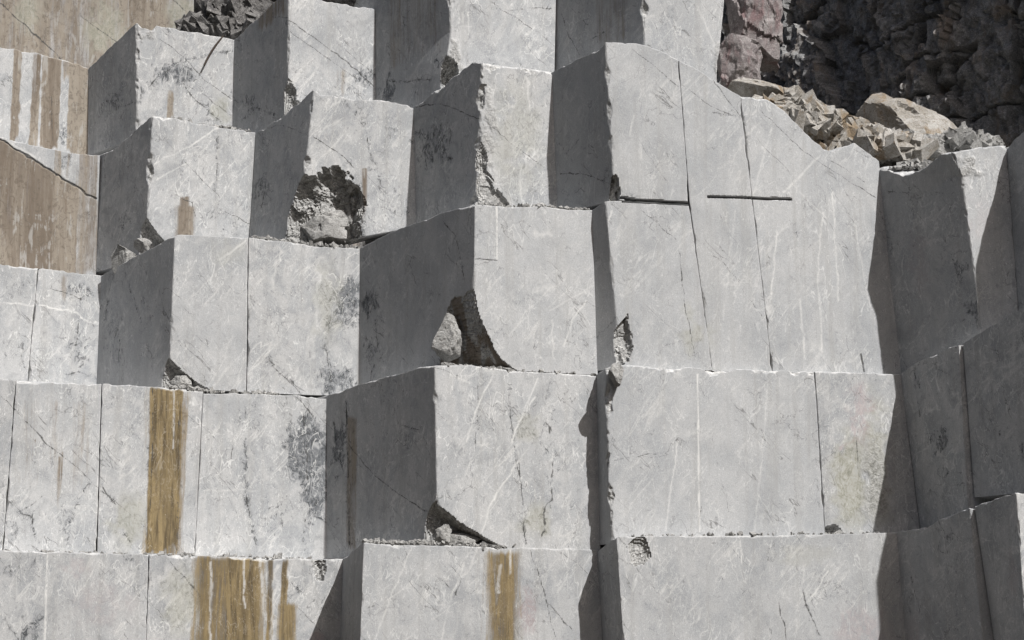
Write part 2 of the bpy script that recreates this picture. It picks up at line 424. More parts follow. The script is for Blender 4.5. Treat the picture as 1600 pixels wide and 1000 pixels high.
    P = np.concatenate(pos); I = np.concatenate(par); Q = np.concatenate(faces)
    # weld equal parameters
    key = (I[:, 0].astype(np.int64) * nv + I[:, 1]) * nw + I[:, 2]
    uq, first, inv = np.unique(key, return_index=True, return_inverse=True)
    kf = np.zeros(len(P), bool); kf[f0[0]:f0[0] + f0[1]] = True
    P = P[first]; I = I[first]; Q = inv[Q]
    onf, onl, ont = I[:, 2] == 0, I[:, 0] == 0, I[:, 1] == nv - 1
    acc = {k: np.zeros(len(P)) for k in ('dark', 'ochre', 'white', 'rough', 'pink', 'tan', 'green', 'push', 'drip', 'line')}
    s_ = P @ T
    def sub(mask, fs, a, conv):
        idx = np.where(mask)[0]
        if not len(idx) or not fs: return
        ac = {k: acc[k][idx].copy() for k in acc}
        paint(fs, a[idx], P[idx, 2], P[idx], conv, ac)
        for k in acc: acc[k][idx] = ac[k]
    sub(onf, feats, s_, cv)
    if lf is not None and lfeats:
        ldir = (qt - P_TL).copy(); ldir[2] = 0; ldir /= np.linalg.norm(ldir); cc = nl @ P_TL
        sub(onl & ~onf, lfeats, -(P @ ldir), lambda p: (lambda q: (-(q @ ldir), q[2]))(onplane(p, nl, cc)))
    # depth below each visible face
    df = (P @ M) - (BASE + D)
    uu = I[:, 0] / (nu - 1); vvv = I[:, 1] / (nv - 1)
    dL = uu * W * (abs(nl @ T) if lf is not None else 1.0) + 0 * df
    dT = (1 - vvv) * H
    nfv = -M
    # grooves and open cracks go in
    pu = acc['push']
    P[onf] += M * pu[onf][:, None]
    lm = onl & ~onf; P[lm] -= nl * np.sign(nl @ -T) * pu[lm][:, None]
    nlo = nl if nl @ T < 0 else -nl                                # outward from the side
    # slow wander of the sawn faces
    low = (fbm(P * .9, 2, seed) - .5)
    P = P + nfv * (low * .018)[:, None] * onf[:, None] + nlo * (low * .018)[:, None] * (onl & ~onf)[:, None]
    # ragged top
    rg = fbm(P * np.array([2.2, 2.2, 0]) + seed, 4, seed)
    drop = np.clip(rg - .54, 0, 1) * .16 * rag + (fbm(P * np.array([9, 9, 0]), 2, seed + 3) - .5) * .045 * rag
    near = np.clip(1 - dT / .5, 0, 1)
    P[:, 2] -= np.clip(drop, -.02, .5) * near * (I[:, 1] > 0)
    # chipped arrises
    def chamfer(d1, d2, n1, n2, amp, sd):
        nonlocal P
        n = fbm(P * 2.6 + sd, 4, sd); n2_ = vn(P * 11.0, sd + 4)
        c_ = amp * (.25 + 6 * np.clip(n - .52, 0, 1) + .5 * (n2_ - .5))
        e = (d1 + d2) * .7071
        push = np.clip(c_ - e, 0, None)
        nn = n1 + n2; nn = nn / np.linalg.norm(nn)
        P = P - nn * push[:, None]
        k = push > .004
        acc['rough'][k] = np.maximum(acc['rough'][k], np.clip(push[k] * 14, 0, .9))
        acc['white'][k] = np.maximum(acc['white'][k], np.clip(push[k] * 10, 0, .55) * (vn(P[k] * 9, sd + 8) > .42))
    if lf is not None:
        chamfer(df, dL, nfv, nlo, chip, seed + 1)
        chamfer(np.where(onl, 0, dL), dT, nlo, UP, chip, seed + 3)
    else:
        chamfer(df, dL, nfv, nlo, min(chip, .02), seed + 1)
    chamfer(df, dT, nfv, UP, chip * 1.2, seed + 2)
    if rdir is None: chamfer(df, (1 - uu) * W, nfv, T, .02, seed + 5)
    # broken corners and scars
    for ci, cu_ in enumerate(cuts):
        cpx, off, rs_, rn_, rz_ = cu_[:5]; am = cu_[5] if len(cu_) > 5 else .12; sh = cu_[6] if len(cu_) > 6 else 0.0
        c = fr(cpx, D) - M * off
        rnd = np.random.RandomState(seed + ci * 31)
        nd_ = rnd.normal(size=(26, 3)); nd_ /= np.linalg.norm(nd_, axis=1)[:, None]; dd_ = .72 + .3 * rnd.rand(26)
        corner = lf is not None and abs(float(c @ T) - float(np.interp(c[2], [pBL[1], pTL[1]], [pBL[0], pTL[0]]))) < .45 and len(cu_) > 6
        inn = (M - nlo) if corner else M.copy(); inn = inn / np.linalg.norm(inn)
        if corner:
            ld_ = (qt - P_TL) * np.array([1, 1, 0]); ld_ /= np.linalg.norm(ld_); pw = cu_[7] if len(cu_) > 7 else 1.0
            det = T[0] * ld_[1] - T[1] * ld_[0]
        def gauge(p, n_):
            q0 = p - c
            if corner:
                a_ = (q0[:, 0] * ld_[1] - q0[:, 1] * ld_[0]) / det / rs_; b_ = (T[0] * q0[:, 1] - T[1] * q0[:, 0]) / det / rn_; c_ = np.abs(q0[:, 2]) / rz_
                ga_ = (np.clip(a_, 0, None) ** pw + c_ ** pw) ** (1 / pw); gb_ = np.hypot(np.clip(b_, 0, None), c_)
                return np.maximum(ga_, gb_) - 1 - n_
            q = np.stack([(q0 @ T) / rs_, (q0 @ M) / rn_, q0[:, 2] / rz_], 1)
            return (q @ nd_.T / dd_).max(1) - 1 - n_
        q0 = P - c; near_ = (np.abs(q0 @ T) < rs_ * 1.5) & (np.abs(q0 @ M) < rn_ * 1.6) & (np.abs(q0[:, 2]) < rz_ * 1.5) & (I[:, 2] < nd)
        idx = np.where(near_)[0]
        if not len(idx): continue
        P0_ = P[idx].copy(); wq = P0_ + .25 * np.stack([fbm(P0_ * 3, 3, seed + 70) - .5, fbm(P0_ * 3, 3, seed + 71) - .5, fbm(P0_ * 3, 3, seed + 72) - .5], 1)
        cv_, _ = cells(wq * 2.0 + seed, seed); cv2_, _ = cells(wq * 5.0 + seed, seed + 2); nz = (fbm(P0_ * 3.0, 3, seed + 20) - .5)
        n_ = am * (1.8 * nz + 1.5 * (cv_ - .5) + .5 * (cv2_ - .5))
        act = gauge(P0_, n_) < 0
        idx = idx[act]; p = P0_[act]; n_ = n_[act]; st_ = np.zeros(len(idx))
        ds = .03; live = np.ones(len(idx), bool)
        for _ in range(90):
            if not live.any(): break
            live &= gauge(p + inn * st_[:, None], n_) < 0
            st_[live] += ds
        g_ = np.clip(st_ * 2, 0, 1) * max(am, .06)
        st_ += g_ * (1.1 * (cells(p * np.array([2.6, 2.6, 2.0]), seed + 6)[0] - .5) + .6 * (cells(p * 6.0, seed + 8)[0] - .5) + .5 * (fbm(p * 6.0, 3, seed + 41) - .5))
        P[idx] = p + inn * np.clip(st_, 0, None)[:, None]
        acc['rough'][idx] = 1; acc['white'][idx] *= .3; acc['ochre'][idx] *= .2; acc['dark'][idx] *= .3; acc['line'][idx] *= .2
        acc['drip'][idx] = np.maximum(acc['drip'][idx], sh * sst(.35, .55, fbm(P[idx] * np.array([5, 5, .6]), 3, 5)))
    origin = np.array([P[:, 0].mean(), P[:, 1].mean(), P[:, 2].min()])
    o = link_mesh(name, P, Q, MARBLE, origin)
    dr_ = acc['drip']
    col_attr(o, 'feat1', np.stack([np.clip(acc['dark'], 0, 1), np.clip(acc['ochre'], 0, 1), acc['white'], acc['rough']], 1))
    col_attr(o, 'feat2', np.stack([acc['pink'], np.maximum(acc['tan'], dr_), np.full(len(P), tone * (.955 + .09 * random.Random(seed).random())), acc['green']], 1))
    col_attr(o, 'feat3', np.stack([np.clip(acc['line'], 0, 1)] * 3 + [np.ones(len(P))], 1))
    tag(o, label, 'marble block', group)
    o['busy'] = busy * (.75 + .45 * random.Random(seed + 1).random())
    BLOCKS[label] = o
    ld = (qt - P_TL).copy(); ld[2] = 0
    return ld / np.linalg.norm(ld)

# ------------------------------------------------------------------ set-backs of the sawn fronts, from the corners and the shadows they throw
D2c = 0.0; D1c = -.42
D1b = .46
D2b = .49
D3d = .18
D3c = .53
D4d = back_of((946, 66), D3d, 859) + .08
D5e = .75; D5d = back_of((1002, 0), D5e, 866)
D3b = back_of((742, 320), D3c, 559); D4c = max(back_of((753, 98), D4d, 636), D3b + .05); D4b = back_of((490, 140), D4c, 394); D4a = back_of((238, 181), D4b, 155)
D5c = back_of((703, 0), D5d, 582); D5b = back_of((450, 0), D5c, 362); D5a = back_of((213, 34), D5b, 135)
D3a = back_of((273, 368), D3b, 154)
D2a = back_of((680, 571), D2b, 506); D1a = min(D1b + 1.7, D2a - .05)
D6 = D5a + 1.3
D1d = front_of((1588, 770), D1c, 1352)
D3r = front_of((1490, 238), D3d, 1356)
print('setbacks', {k: round(v, 2) for k, v in globals().items() if k[0] == 'D' and k[1:2].isdigit()})

# ------------------------------------------------------------------ ground
def grid_sheet(name, xs, ys, zf, mat, kind='structure'):
    X, Y = np.meshgrid(xs, ys, indexing='ij'); Zs = zf(X, Y)
    o = link_mesh(name, np.stack([X, Y, Zs], -1).reshape(-1, 3), quads(len(xs), len(ys)), mat)
    o['kind'] = kind; return o
gx = np.unique(np.r_[np.linspace(-400, -30, 12), np.linspace(-30, 30, 61), np.linspace(30, 400, 12)])
gy = np.unique(np.r_[np.linspace(-300, -5, 14), np.linspace(-5, 60, 66), np.linspace(60, 400, 12)])
def zg(X, Y):
    q = np.stack([X.ravel() * .3, Y.ravel() * .3, X.ravel() * 0], 1)
    return ((fbm(q, 3, 5) - .5) * .12 - .06).reshape(X.shape)
grid_sheet('ground', gx, gy, zg, FLOOR)

def sky_block_hills():  # unseen hills added left of and behind the camera to cut low sky light
    th = np.radians(np.linspace(140, 400, 105)); rr = np.linspace(40, 260, 40)
    A, R = np.meshgrid(th, rr, indexing='ij'); X, Y = R * np.cos(A), R * np.sin(A)
    q = np.stack([X.ravel() * .02, Y.ravel() * .02, X.ravel() * 0], 1)
    e = sst(140, 175, np.degrees(A)) * sst(400, 365, np.degrees(A)) * (.4 + .6 * sst(200, 250, np.degrees(A)))
    Z = (sst(40, 115, R) * (70 + 30 * fbm(q, 4, 21).reshape(R.shape)) + (fbm(q * 6, 3, 22).reshape(R.shape) - .5) * 7 * sst(60, 90, R)) * e - .25
    o = link_mesh('sky_block_hills', np.stack([X, Y, Z], -1).reshape(-1, 3), quads(len(th), len(rr), True), rock('added_hillside', (.035, .045, .02), (.06, .065, .032), (.11, .10, .075), .15, .3))
    o['kind'] = 'structure'
sky_block_hills()
_w = [fr((x, 500), 12.0) for x in (-900, 2600)]
link_mesh('bedrock', [(_w[0] + M * k - UP * (_w[0][2] - z)).tolist() if i == 0 else (_w[1] + M * k - UP * (_w[1][2] - z)).tolist() for k in (0, 30) for i in (0, 1) for z in (-.5, 11.5)],
          [[0, 2, 3, 1], [4, 5, 7, 6], [0, 1, 5, 4], [2, 6, 7, 3], [1, 3, 7, 5], [0, 4, 6, 2]], CLIFF)['kind'] = 'structure'

# ------------------------------------------------------------------ bottom bench
def dirof(corner, DB, inner, DA):
    d = fr(inner, DA) - fr(corner, DB); d[2] = 0; return d / np.linalg.norm(d)
r1b = dirof((568, 848), D1b, (536, 872), D1a); r1c = dirof((963, 838), D1c, (933, 862), D1b); r1d = dirof((1588, 770), D1d, (1401, 832), D1c)
block('pale block of the lowest bench with a grey smudge and a thin white chalk line', D1a, (-420, 850), (232, 866), (225, 1160), (-470, 1160), ground=True,
      feats=[('white', [(74, 866), (70, 1010)], .018, .9, .02), ('mottle', (30, 950), (75, 1020), .8), ('pink', (80, 870), (160, 900), .35), ('pink', (110, 900), (220, 1000), .3),
             ('mottle', (-10, 870), (70, 900), .45), ('vein', [(0, 960), (30, 1000)], .03, .6), ('mottle', (180, 868), (230, 890), .5)], tone=.98)
block('lowest bench block covered in broad ochre rust streaks', D1a, (234, 866), (537, 874), (528, 1160), (226, 1160), top=[(300, 868), (420, 872), (500, 874)], ground=True, rdir=r1b,
      feats=[('ochre', (285, 868), (425, 1160), .72, .45), ('ochre', (298, 866), (350, 1160), .75, .25, .3), ('ochre', (345, 866), (410, 1160), 1.0, .2), ('ochre', (416, 866), (424, 1160), .8, .06), ('ochre', (437, 872), (451, 965), .9, .07), ('ochre', (428, 940), (466, 1160), .8, .2), ('white', [(330, 880), (328, 1000)], .03, .6, .1), ('white', [(381, 870), (382, 950)], .025, .7, .05), ('white', [(408, 870), (411, 960)], .04, .6, .1), ('white', [(432, 880), (425, 1000)], .05, .6, .2),
             ('green', (250, 868), (330, 1010), .6), ('crack', [(275, 890), (315, 930)], .02, .5), ('vein', [(252, 860), (300, 920), (315, 935)], .03, .5), ('crack', [(448, 930), (500, 985), (530, 1020)], .02, .5),
             ('vein', [(450, 905), (475, 930)], .02, .6), ('pink', (470, 970), (520, 1030), .8)],
      cuts=[((500, 886), .03, .16, .09, .24, .2)])
block('lowest bench block with one ochre stripe and a narrow shaded side', D1b, (568, 848), (934, 858), (949, 1160), (557, 1160), top=[(620, 851), (700, 852), (800, 856)], lf=((536, 872), (526, 1160), D1a), ground=True, rdir=r1c, rag=.6,
      busy=0.6, feats=[('ochre', (742, 857), (830, 1160), .75, .45), ('ochre', (778, 857), (812, 1160), .9, .2), ('white', [(797, 858), (797, 895)], .03, .7, .03), ('white', [(780, 885), (782, 925)], .05, .5, .2), ('white', [(640, 860), (622, 905), (585, 1000)], .02, .5), ('white', [(725, 880), (700, 950), (690, 1000)], .02, .5),
             ('crack', [(700, 880), (720, 905), (712, 930)], .012, .7), ('crack', [(690, 905), (715, 930)], .01, .6), ('vein', [(755, 920), (735, 960), (728, 1000)], .03, .5), ('mottle', (810, 890), (850, 1010), .55),
             ('pink', (812, 900), (842, 1010), .7), ('crack', [(830, 860), (850, 920), (868, 1000)], .012, .6), ('crack', [(850, 935), (895, 985)], .014, .6), ('vein', [(880, 905), (900, 930)], .03, .6)],
      lfeats=[])
block('wide smooth block of the lowest bench with a shell-shaped scar near its corner', D1c, (963, 838), (1401, 832), (1430, 1160), (985, 1160), top=[(1025, 837), (1230, 835)], lf=((933, 862), (953, 1160), D1b), ground=True, rdir=r1d, rag=.35, chip=.02,
      busy=0.55, feats=[('crack', [(1215, 940), (1226, 980), (1232, 1010)], .014, .8), ('vein', [(1245, 890), (1262, 950), (1285, 1000)], .05, .5), ('white', [(1295, 890), (1265, 940)], .014, .6), ('pink', (1290, 930), (1400, 1050), .5),
             ('white', [(1157, 845), (1160, 880)], .012, .6), ('green', (1190, 845), (1330, 890), .25), ('crack', [(968, 838), (985, 860)], .012, .5), ('mottle', (1240, 860), (1350, 980), .25)],
      cuts=[((999, 862), .05, .28, .13, .34, .10)], tone=1.0)
# far right of the lowest bench: the side is sawn through once
nl1 = np.cross(r1d, UP); c1 = nl1 @ fr((1588, 770), D1d)
def side_D(px, nl_, c_): return float(onplane(px, nl_, c_) @ M - BASE)
Dk = side_D((1520, 793), nl1, c1)
block('front half of the shaded lowest bench block beside the open crack', D1d, (1588, 770), (1760, 776), (1780, 1160), (1614, 1160), lf=((1524, 791), (1578, 1160), Dk), lftop=[(1560, 777)], ground=True, extra=.02,
      feats=[], lfeats=[('pink', (1560, 850), (1600, 950), .4)], chip=.03)
block('rear half of the shaded lowest bench block behind the open crack', Dk + .06, (1515, 794), (1600, 793), (1640, 1160), (1551, 1160), lf=((1401, 832), (1428, 1160), D1c), lftop=[(1437, 824), (1440, 828), (1475, 808)], ground=True, rdir=r1d,
      lfeats=[('vein', [(1420, 890), (1432, 960)], .04, .4), ('mottle', (1450, 820), (1500, 880), .3), ('pink', (1400, 960), (1440, 1040), .4)], chip=.03)

# ------------------------------------------------------------------ second bench
r2b = dirof((679, 571), D2b, (510, 618), D2a); r2c = dirof((948, 568), D2c, (932, 584), D2b)
block('narrow cut-off block of the second bench left of a saw cut', D2a, (-430, 566), (25, 594), (4.3, 862), (-480, 848), dlow=D1a, feats=[('crack', [(-20, 600), (24, 640)], .02, .6)])
block('second bench block with a diagonal seam and small rust drips', D2a, (27, 594), (158.6, 600), (150.8, 865), (6, 863), dlow=D1a,
      feats=[('crack', [(24, 640), (70, 690), (120, 730), (158, 765)], .022, .7), ('tan', (20, 620), (150, 760), .25, .3, .5), ('drip', (92, 790), (100, 705), .9), ('drip', (52, 700), (57, 685), .9), ('drip', (84, 830), (98, 712), .75),
             ('vein', [(10, 780), (30, 800), (50, 810)], .04, .7), ('vein', [(50, 805), (56, 845)], .03, .7), ('vein', [(140, 755), (110, 800), (105, 850)], .04, .6), ('mottle', (80, 780), (130, 860), .5), ('vein', [(30, 800), (70, 775)], .03, .5),
             ('white', [(100, 790), (140, 790)], .012, .4), ('mottle', (0, 780), (60, 860), .35)])
block('second bench block with a wide brown rust band', D2a, (161, 600), (317.3, 612), (304.5, 866), (153, 865), dlow=D1a, top=[(240, 603)],
      feats=[('ochre', (231, 604), (283, 870), 1.0, .12), ('ochre', (216, 604), (300, 870), .42, .4), ('ochre', (225, 820), (290, 890), .7, .3), ('vein', [(239, 606), (238, 700), (233, 860)], .03, .8, .02), ('vein', [(279, 606), (279, 720), (276, 860)], .03, .8, .02), ('tan', (276, 610), (290, 870), .4, .08), ('mottle', (228, 640), (238, 800), .6), ('crack', [(158, 765), (200, 800), (228, 825)], .02, .35),
             ('green', (165, 760), (240, 865), .6), ('vein', [(190, 830), (215, 860)], .03, .6), ('vein', [(160, 760), (180, 790)], .04, .6), ('white', [(272, 610), (271, 700)], .015, .6, .01)])
block('second bench block with black mottled right edge', D2a, (319, 612), (511, 622), (512, 872), (306, 866), dlow=D1a, top=[(400, 616), (460, 617)], rdir=r2b,
      feats=[('mottle', (430, 615), (530, 800), 1.0), ('mottle', (445, 650), (520, 720), 1.0), ('mottle', (465, 690), (520, 850), .9), ('vein', [(380, 690), (384, 770), (400, 850)], .025, .9, .15), ('vein', [(470, 615), (480, 700), (475, 860)], .06, .5),
             ('mottle', (360, 605), (420, 700), .35), ('vein', [(372, 640), (360, 720)], .03, .4), ('white', [(320, 766), (400, 766)], .012, .35), ('crack', [(435, 598), (470, 625), (490, 650)], .03, .7), ('mottle', (400, 740), (470, 860), .35)])
block('second bench block jutting out, with a broken lower corner over rubble', D2b, (679, 571), (932, 586), (938, 858), (684, 852), top=[(740, 571), (810, 580)], lf=((510, 618), (511, 872), D2a), lftop=[(560, 601), (620, 583), (655, 574)], dlow=D1b, drop=.12, rdir=r2c, rag=.5,
      busy=0.7, feats=[('white', [(770, 585), (745, 640), (730, 690)], .02, .6), ('white', [(812, 720), (775, 770), (752, 830)], .025, .7), ('white', [(835, 620), (805, 670), (800, 690)], .025, .7), ('white', [(704, 585), (735, 600)], .012, .5),
             ('mottle', (790, 600), (880, 720), .45), ('vein', [(795, 600), (802, 680), (815, 760), (820, 850)], .025, .7, .12), ('vein', [(850, 650), (865, 700), (860, 760), (845, 840)], .06, .5, .2), ('mottle', (840, 670), (890, 760), .5), ('green', (810, 780), (870, 860), .6),
             ('crack', [(812, 720), (816, 790)], .014, .7), ('vein', [(745, 590), (748, 640), (742, 700)], .03, .5), ('white', [(840, 590), (815, 650)], .02, .6), ('green', (800, 640), (850, 700), .4)],
      lfeats=[('crack', [(540, 690), (580, 740), (610, 765), (665, 800)], .02, .8), ('vein', [(541, 630), (543, 850)], .05, .8, .02), ('tan', (538, 650), (556, 870), .5, .1), ('mottle', (510, 630), (545, 760), .9), ('vein', [(625, 665), (655, 672)], .03, .6),
              ('vein', [(520, 660), (530, 720)], .05, .6)],
      cuts=[((684, 860), .02, 1.5, .42, .92, .05, 0, .85)])
block('long smooth second bench block with fine vertical scratches', D2c, (948, 568), (1272.6, 580), (1289, 834), (957, 846), top=[(1000, 570), (1090, 574)], left=[(948, 640), (951, 760)], lf=((932, 584), (937, 856), D2b), dlow=D1c, rag=.3, chip=.075,
      busy=0.45, feats=[('white', [(1090, 585), (1093, 830)], .014, .8, .01), ('crack', [(1095, 790), (1091, 825)], .015, .7), ('white', [(1060, 690), (1040, 830)], .012, .5), ('vein', [(1110, 680), (1140, 800)], .02, .3), ('crack', [(960, 720), (1040, 706)], .008, .4),
             ('mottle', (1060, 590), (1100, 760), .2), ('white', [(1200, 600), (1180, 830)], .01, .3)])
block('second bench block with a greenish flaking strip and reddish vein', D2c, (1275, 580), (1407, 584), (1438, 833), (1291, 834), dlow=D1c, rdir=dirof((1588, 770), D1d, (1401, 832), D1c), rag=.4,
      feats=[('green', (1290, 650), (1370, 850), .9), ('green', (1340, 590), (1400, 850), .8), ('flake', (1340, 660), (1400, 840), .7), ('pinkline', [(1345, 600), (1338, 650), (1330, 690), (1315, 698)], .05, .9, .3), ('pink', (1320, 590), (1370, 710), .9),
             ('crack', [(1338, 680), (1342, 745)], .02, .7), ('mottle', (1350, 640), (1385, 780), .5)],
      cuts=[((1303, 836), .12, .22, .25, .26, .25)])
D2d = front_of((1588, 770), D2c, 1340)   # same sawing direction as below
nl2 = np.cross(r1d, UP); c2 = nl2 @ fr((1407, 584), D2c)
Dk2 = side_D((1503, 538), nl2, c2)
def on_side(px): return onplane(px, nl2, c2)
Dq2 = side_D((1680, 428), nl2, c2)
block('front half of the shaded second bench block right of the open crack', Dq2, (1680, 428), (1800, 430), (1830, 790), (1712, 760), lf=((1506, 536), (1525, 792), Dk2), lftop=[(1550, 509), (1600, 479)], dlow=D1d, extra=.02, chip=.015,
      lfeats=[('vein', [(1530, 640), (1560, 680)], .03, .4), ('vein', [(1590, 660), (1592, 720)], .03, .6)])
block('rear half of the shaded second bench block left of the open crack', Dk2 + .06, (1498, 540), (1590, 540), (1610, 792), (1512, 792), lf=((1407, 584), (1440, 833), D2c), lftop=[(1430, 568), (1480, 542), (1496, 541)], dlow=D1c, drop=.5, rdir=r1d, chip=.015,
      lfeats=[('mottle', (1440, 660), (1490, 720), .7), ('vein', [(1428, 580), (1434, 650)], .03, .6), ('crack', [(1455, 565), (1490, 590)], .015, .5), ('vein', [(1470, 700), (1480, 780)], .02, .4), ('mottle', (1420, 585), (1460, 620), .5)])

# ------------------------------------------------------------------ third bench
r3b = dirof((273, 367), D3b, (158, 430), D3a); r3c = dirof((742, 319), D3c, (562, 388), D3b); r3d = dirof((946, 314), D3d, (925, 328), D3c)
block('third bench block with only a pale level vein, below the brown stained wall', D3a, (-440, 370), (59.5, 419), (43.3, 593), (-490, 566), dlow=D2a,
      feats=[('white', [(-20, 470), (30, 475), (60, 478)], .025, .7), ('mottle', (0, 420), (60, 480), .35), ('mottle', (0, 500), (50, 590), .3)])
block('small third bench block with a dark seam and pale vein, beside a shaded side', D3a, (62, 419), (158, 430), (151, 599), (45, 593), dlow=D2a, rdir=r3b, left=[(60, 430)],
      feats=[('white', [(60, 478), (110, 487), (152, 508)], .022, .9, .15), ('crack', [(80, 450), (115, 460), (127, 468)], .02, .8), ('vein', [(126, 465), (122, 500), (118, 560)], .04, .7), ('mottle', (85, 420), (160, 500), .5), ('mottle', (95, 500), (150, 590), .5),
             ('vein', [(105, 585), (125, 580), (150, 592)], .03, .7), ('tan', (90, 425), (105, 470), .4, .05)])
block('smooth third bench block with a shaded side and a chipped lower corner', D3b, (273, 367), (388, 371), (385, 609), (264, 601), top=[(285, 366)], lf=((158, 429), (151, 600), D3a), lftop=[(195, 409), (240, 386)], dlow=D2a, rag=.3,
      busy=0.75, feats=[('white', [(386, 375), (345, 405)], .03, .5), ('green', (330, 370), (390, 420), .2), ('vein', [(330, 460), (350, 490)], .015, .3)],
      lfeats=[('vein', [(195, 430), (210, 470), (222, 500)], .03, .7), ('vein', [(172, 440), (165, 500)], .04, .5), ('vein', [(175, 505), (195, 560), (192, 598)], .03, .6), ('vein', [(188, 530), (186, 565)], .06, .6), ('mottle', (155, 440), (200, 600), .35)],
      cuts=[((264, 612), .02, .95, .30, .68, .05, 0, .85)])
block('third bench block with a dark clouded patch at its right edge', D3b, (390, 371), (562, 388), (562, 616), (387, 610), top=[(440, 376), (500, 385)], dlow=D2a, rdir=r3c, rag=.7,
      feats=[('mottle', (515, 420), (580, 500), 1.0), ('mottle', (500, 450), (575, 530), .8), ('vein', [(512, 490), (508, 540), (520, 600)], .04, .6), ('mottle', (480, 560), (570, 640), .8), ('crack', [(425, 570), (460, 605), (480, 625)], .02, .7), ('vein', [(420, 560), (470, 610)], .06, .5),
             ('green', (485, 390), (540, 560), .4), ('white', [(500, 400), (488, 560)], .04, .35, .2), ('mottle', (445, 430), (480, 480), .3), ('white', [(430, 410), (425, 450)], .04, .35, .2)])
block('third bench block with a deep broken hollow in its lower corner', D3c, (742, 319), (925, 328), (934, 584), (739, 573), top=[(800, 324), (850, 322), (890, 328)], lf=((562, 387), (562, 613), D3b), lftop=[(610, 363), (640, 351), (672, 340), (692, 331)], dlow=D2b, rdir=r3d, rag=.35, chip=.02,
      busy=0.5, feats=[('white', [(776, 322), (777, 405)], .02, .9, .01), ('crack', [(743, 404), (778, 407)], .02, .8), ('white', [(865, 560), (862, 500)], .015, .5), ('white', [(915, 470), (895, 500), (880, 540)], .02, .6), ('pale', (832, 352), (858, 368), .45),
             ('white', [(925, 448), (860, 485)], .02, .4), ('pale', (825, 440), (870, 475), .4), ('mottle', (820, 350), (920, 420), .15)],
      lfeats=[('mottle', (560, 450), (600, 500), .9), ('vein', [(562, 470), (585, 490), (590, 540), (575, 600)], .03, .6), ('crack', [(692, 345), (712, 370), (720, 405)], .02, .8), ('vein', [(720, 400), (725, 440)], .03, .6), ('mottle', (560, 500), (600, 612), .5)],
      cuts=[((739, 580), .02, 1.0, 1.1, 1.95, .05, .6, .62)])
r4e = dirof((946, 65), D3d, (863, 112), D4d)
block('tall smooth third bench block below the short slot, beside a narrow shaded side', D3d, (946, 314), (1077, 318), (1113, 575), (970, 572), top=[(975, 313)], lf=((925, 328), (934, 584), D3c), dlow=D2c, rag=.15, chip=.02,
      busy=0.35, feats=[('crack', [(1000, 325), (1060, 378)], .01, .6), ('groove', [(974, 313), (1080, 318)], .034, 1, .02, .22), ('crack', [(1060, 385), (1072, 490), (1088, 560)], .014, .6), ('green', (1065, 470), (1100, 570), .5), ('white', [(955, 330), (945, 380)], .02, .6),
             ('pale', (990, 480), (1030, 560), .2)],
      cuts=[((971, 533), .04, .25, .16, .36, .2), ((968, 560), .05, .10, .2, .3, .2)])
block('smooth upper block with a sloping top and shaded side, above the short slot', D3d, (946, 65), (1060, 92), (1077, 314), (960, 311), top=[(1000, 68), (1030, 78)], lf=((863, 112), (871, 325), D4d), lftop=[(885, 100), (900, 92), (920, 85), (935, 75)], dlow=D3d, rag=.2, chip=.03,
      busy=0.35, feats=[('crack', [(985, 75), (1060, 135)], .01, .5), ('groove', [(972, 308), (990, 312), (1080, 318)], .034, 1, .02, .22), ('white', [(990, 180), (985, 210)], .02, .5), ('white', [(1000, 215), (1002, 250)], .02, .4), ('vein', [(965, 295), (1000, 310)], .02, .6)],
      lfeats=[('crack', [(872, 270), (910, 272), (960, 290)], .02, .7), ('vein', [(880, 240), (905, 215)], .03, .5), ('vein', [(870, 225), (890, 250)], .03, .5)], cuts=[((961, 300), .04, .12, .3, .5, .3)])
block('tall slab between two long saw cuts, crossed by a slot', D3d, (1062, 94), (1157.5, 150), (1206.5, 577), (1114, 576), top=[(1090, 108), (1120, 128), (1140, 140)], left=[(1079, 314)], right=[(1159.5, 180), (1175.5, 310)], dlow=D2c, rag=.3,
      busy=0.45, feats=[('groove', [(1107, 307), (1180, 309)], .027, 1, .01, .22), ('crack', [(1062, 130), (1100, 160), (1140, 178)], .012, .5), ('crack', [(1095, 100), (1158, 185)], .014, .6), ('vein', [(1110, 175), (1158, 182)], .03, .5),
             ('white', [(1150, 330), (1130, 500)], .012, .3), ('vein', [(1085, 385), (1090, 400)], .02, .4), ('crack', [(1125, 400), (1195, 500)], .008, .35), ('green', (1085, 480), (1130, 570), .25)])
block('widest tall slab with a ragged sloping top, right of the cross-shaped slot', D3d, (1159, 150), (1373, 250), (1408, 583), (1208, 578), top=[(1199, 153), (1225, 172), (1257, 204), (1288, 232), (1301, 236), (1335, 222)], left=[(1161, 180), (1177, 310)], dlow=D2c, rdir=dirof((1490, 238), D3r, (1373, 262), D3d), rag=.8, chip=.03,
      busy=0.6, feats=[('groove', [(1165, 309), (1236, 311)], .027, 1, .01, .22), ('crack', [(1180, 165), (1260, 240), (1368, 310)], .012, .5), ('crack', [(1300, 250), (1350, 285)], .012, .5), ('white', [(1205, 200), (1175, 310), (1150, 400)], .03, .45), ('white', [(1280, 245), (1225, 300)], .03, .5),
             ('white', [(1285, 330), (1278, 430), (1285, 550)], .022, .6), ('white', [(1215, 360), (1205, 460)], .02, .6), ('white', [(1250, 470), (1258, 560)], .03, .5), ('white', [(1300, 300), (1310, 470)], .015, .5), ('crack', [(1345, 553), (1350, 580)], .035, 1.0, .02),
             ('white', [(1335, 350), (1360, 480)], .015, .4), ('vein', [(1240, 350), (1246, 365)], .03, .7), ('vein', [(1160, 180), (1165, 215)], .04, .7), ('white', [(1240, 290), (1290, 340)], .015, .4)])
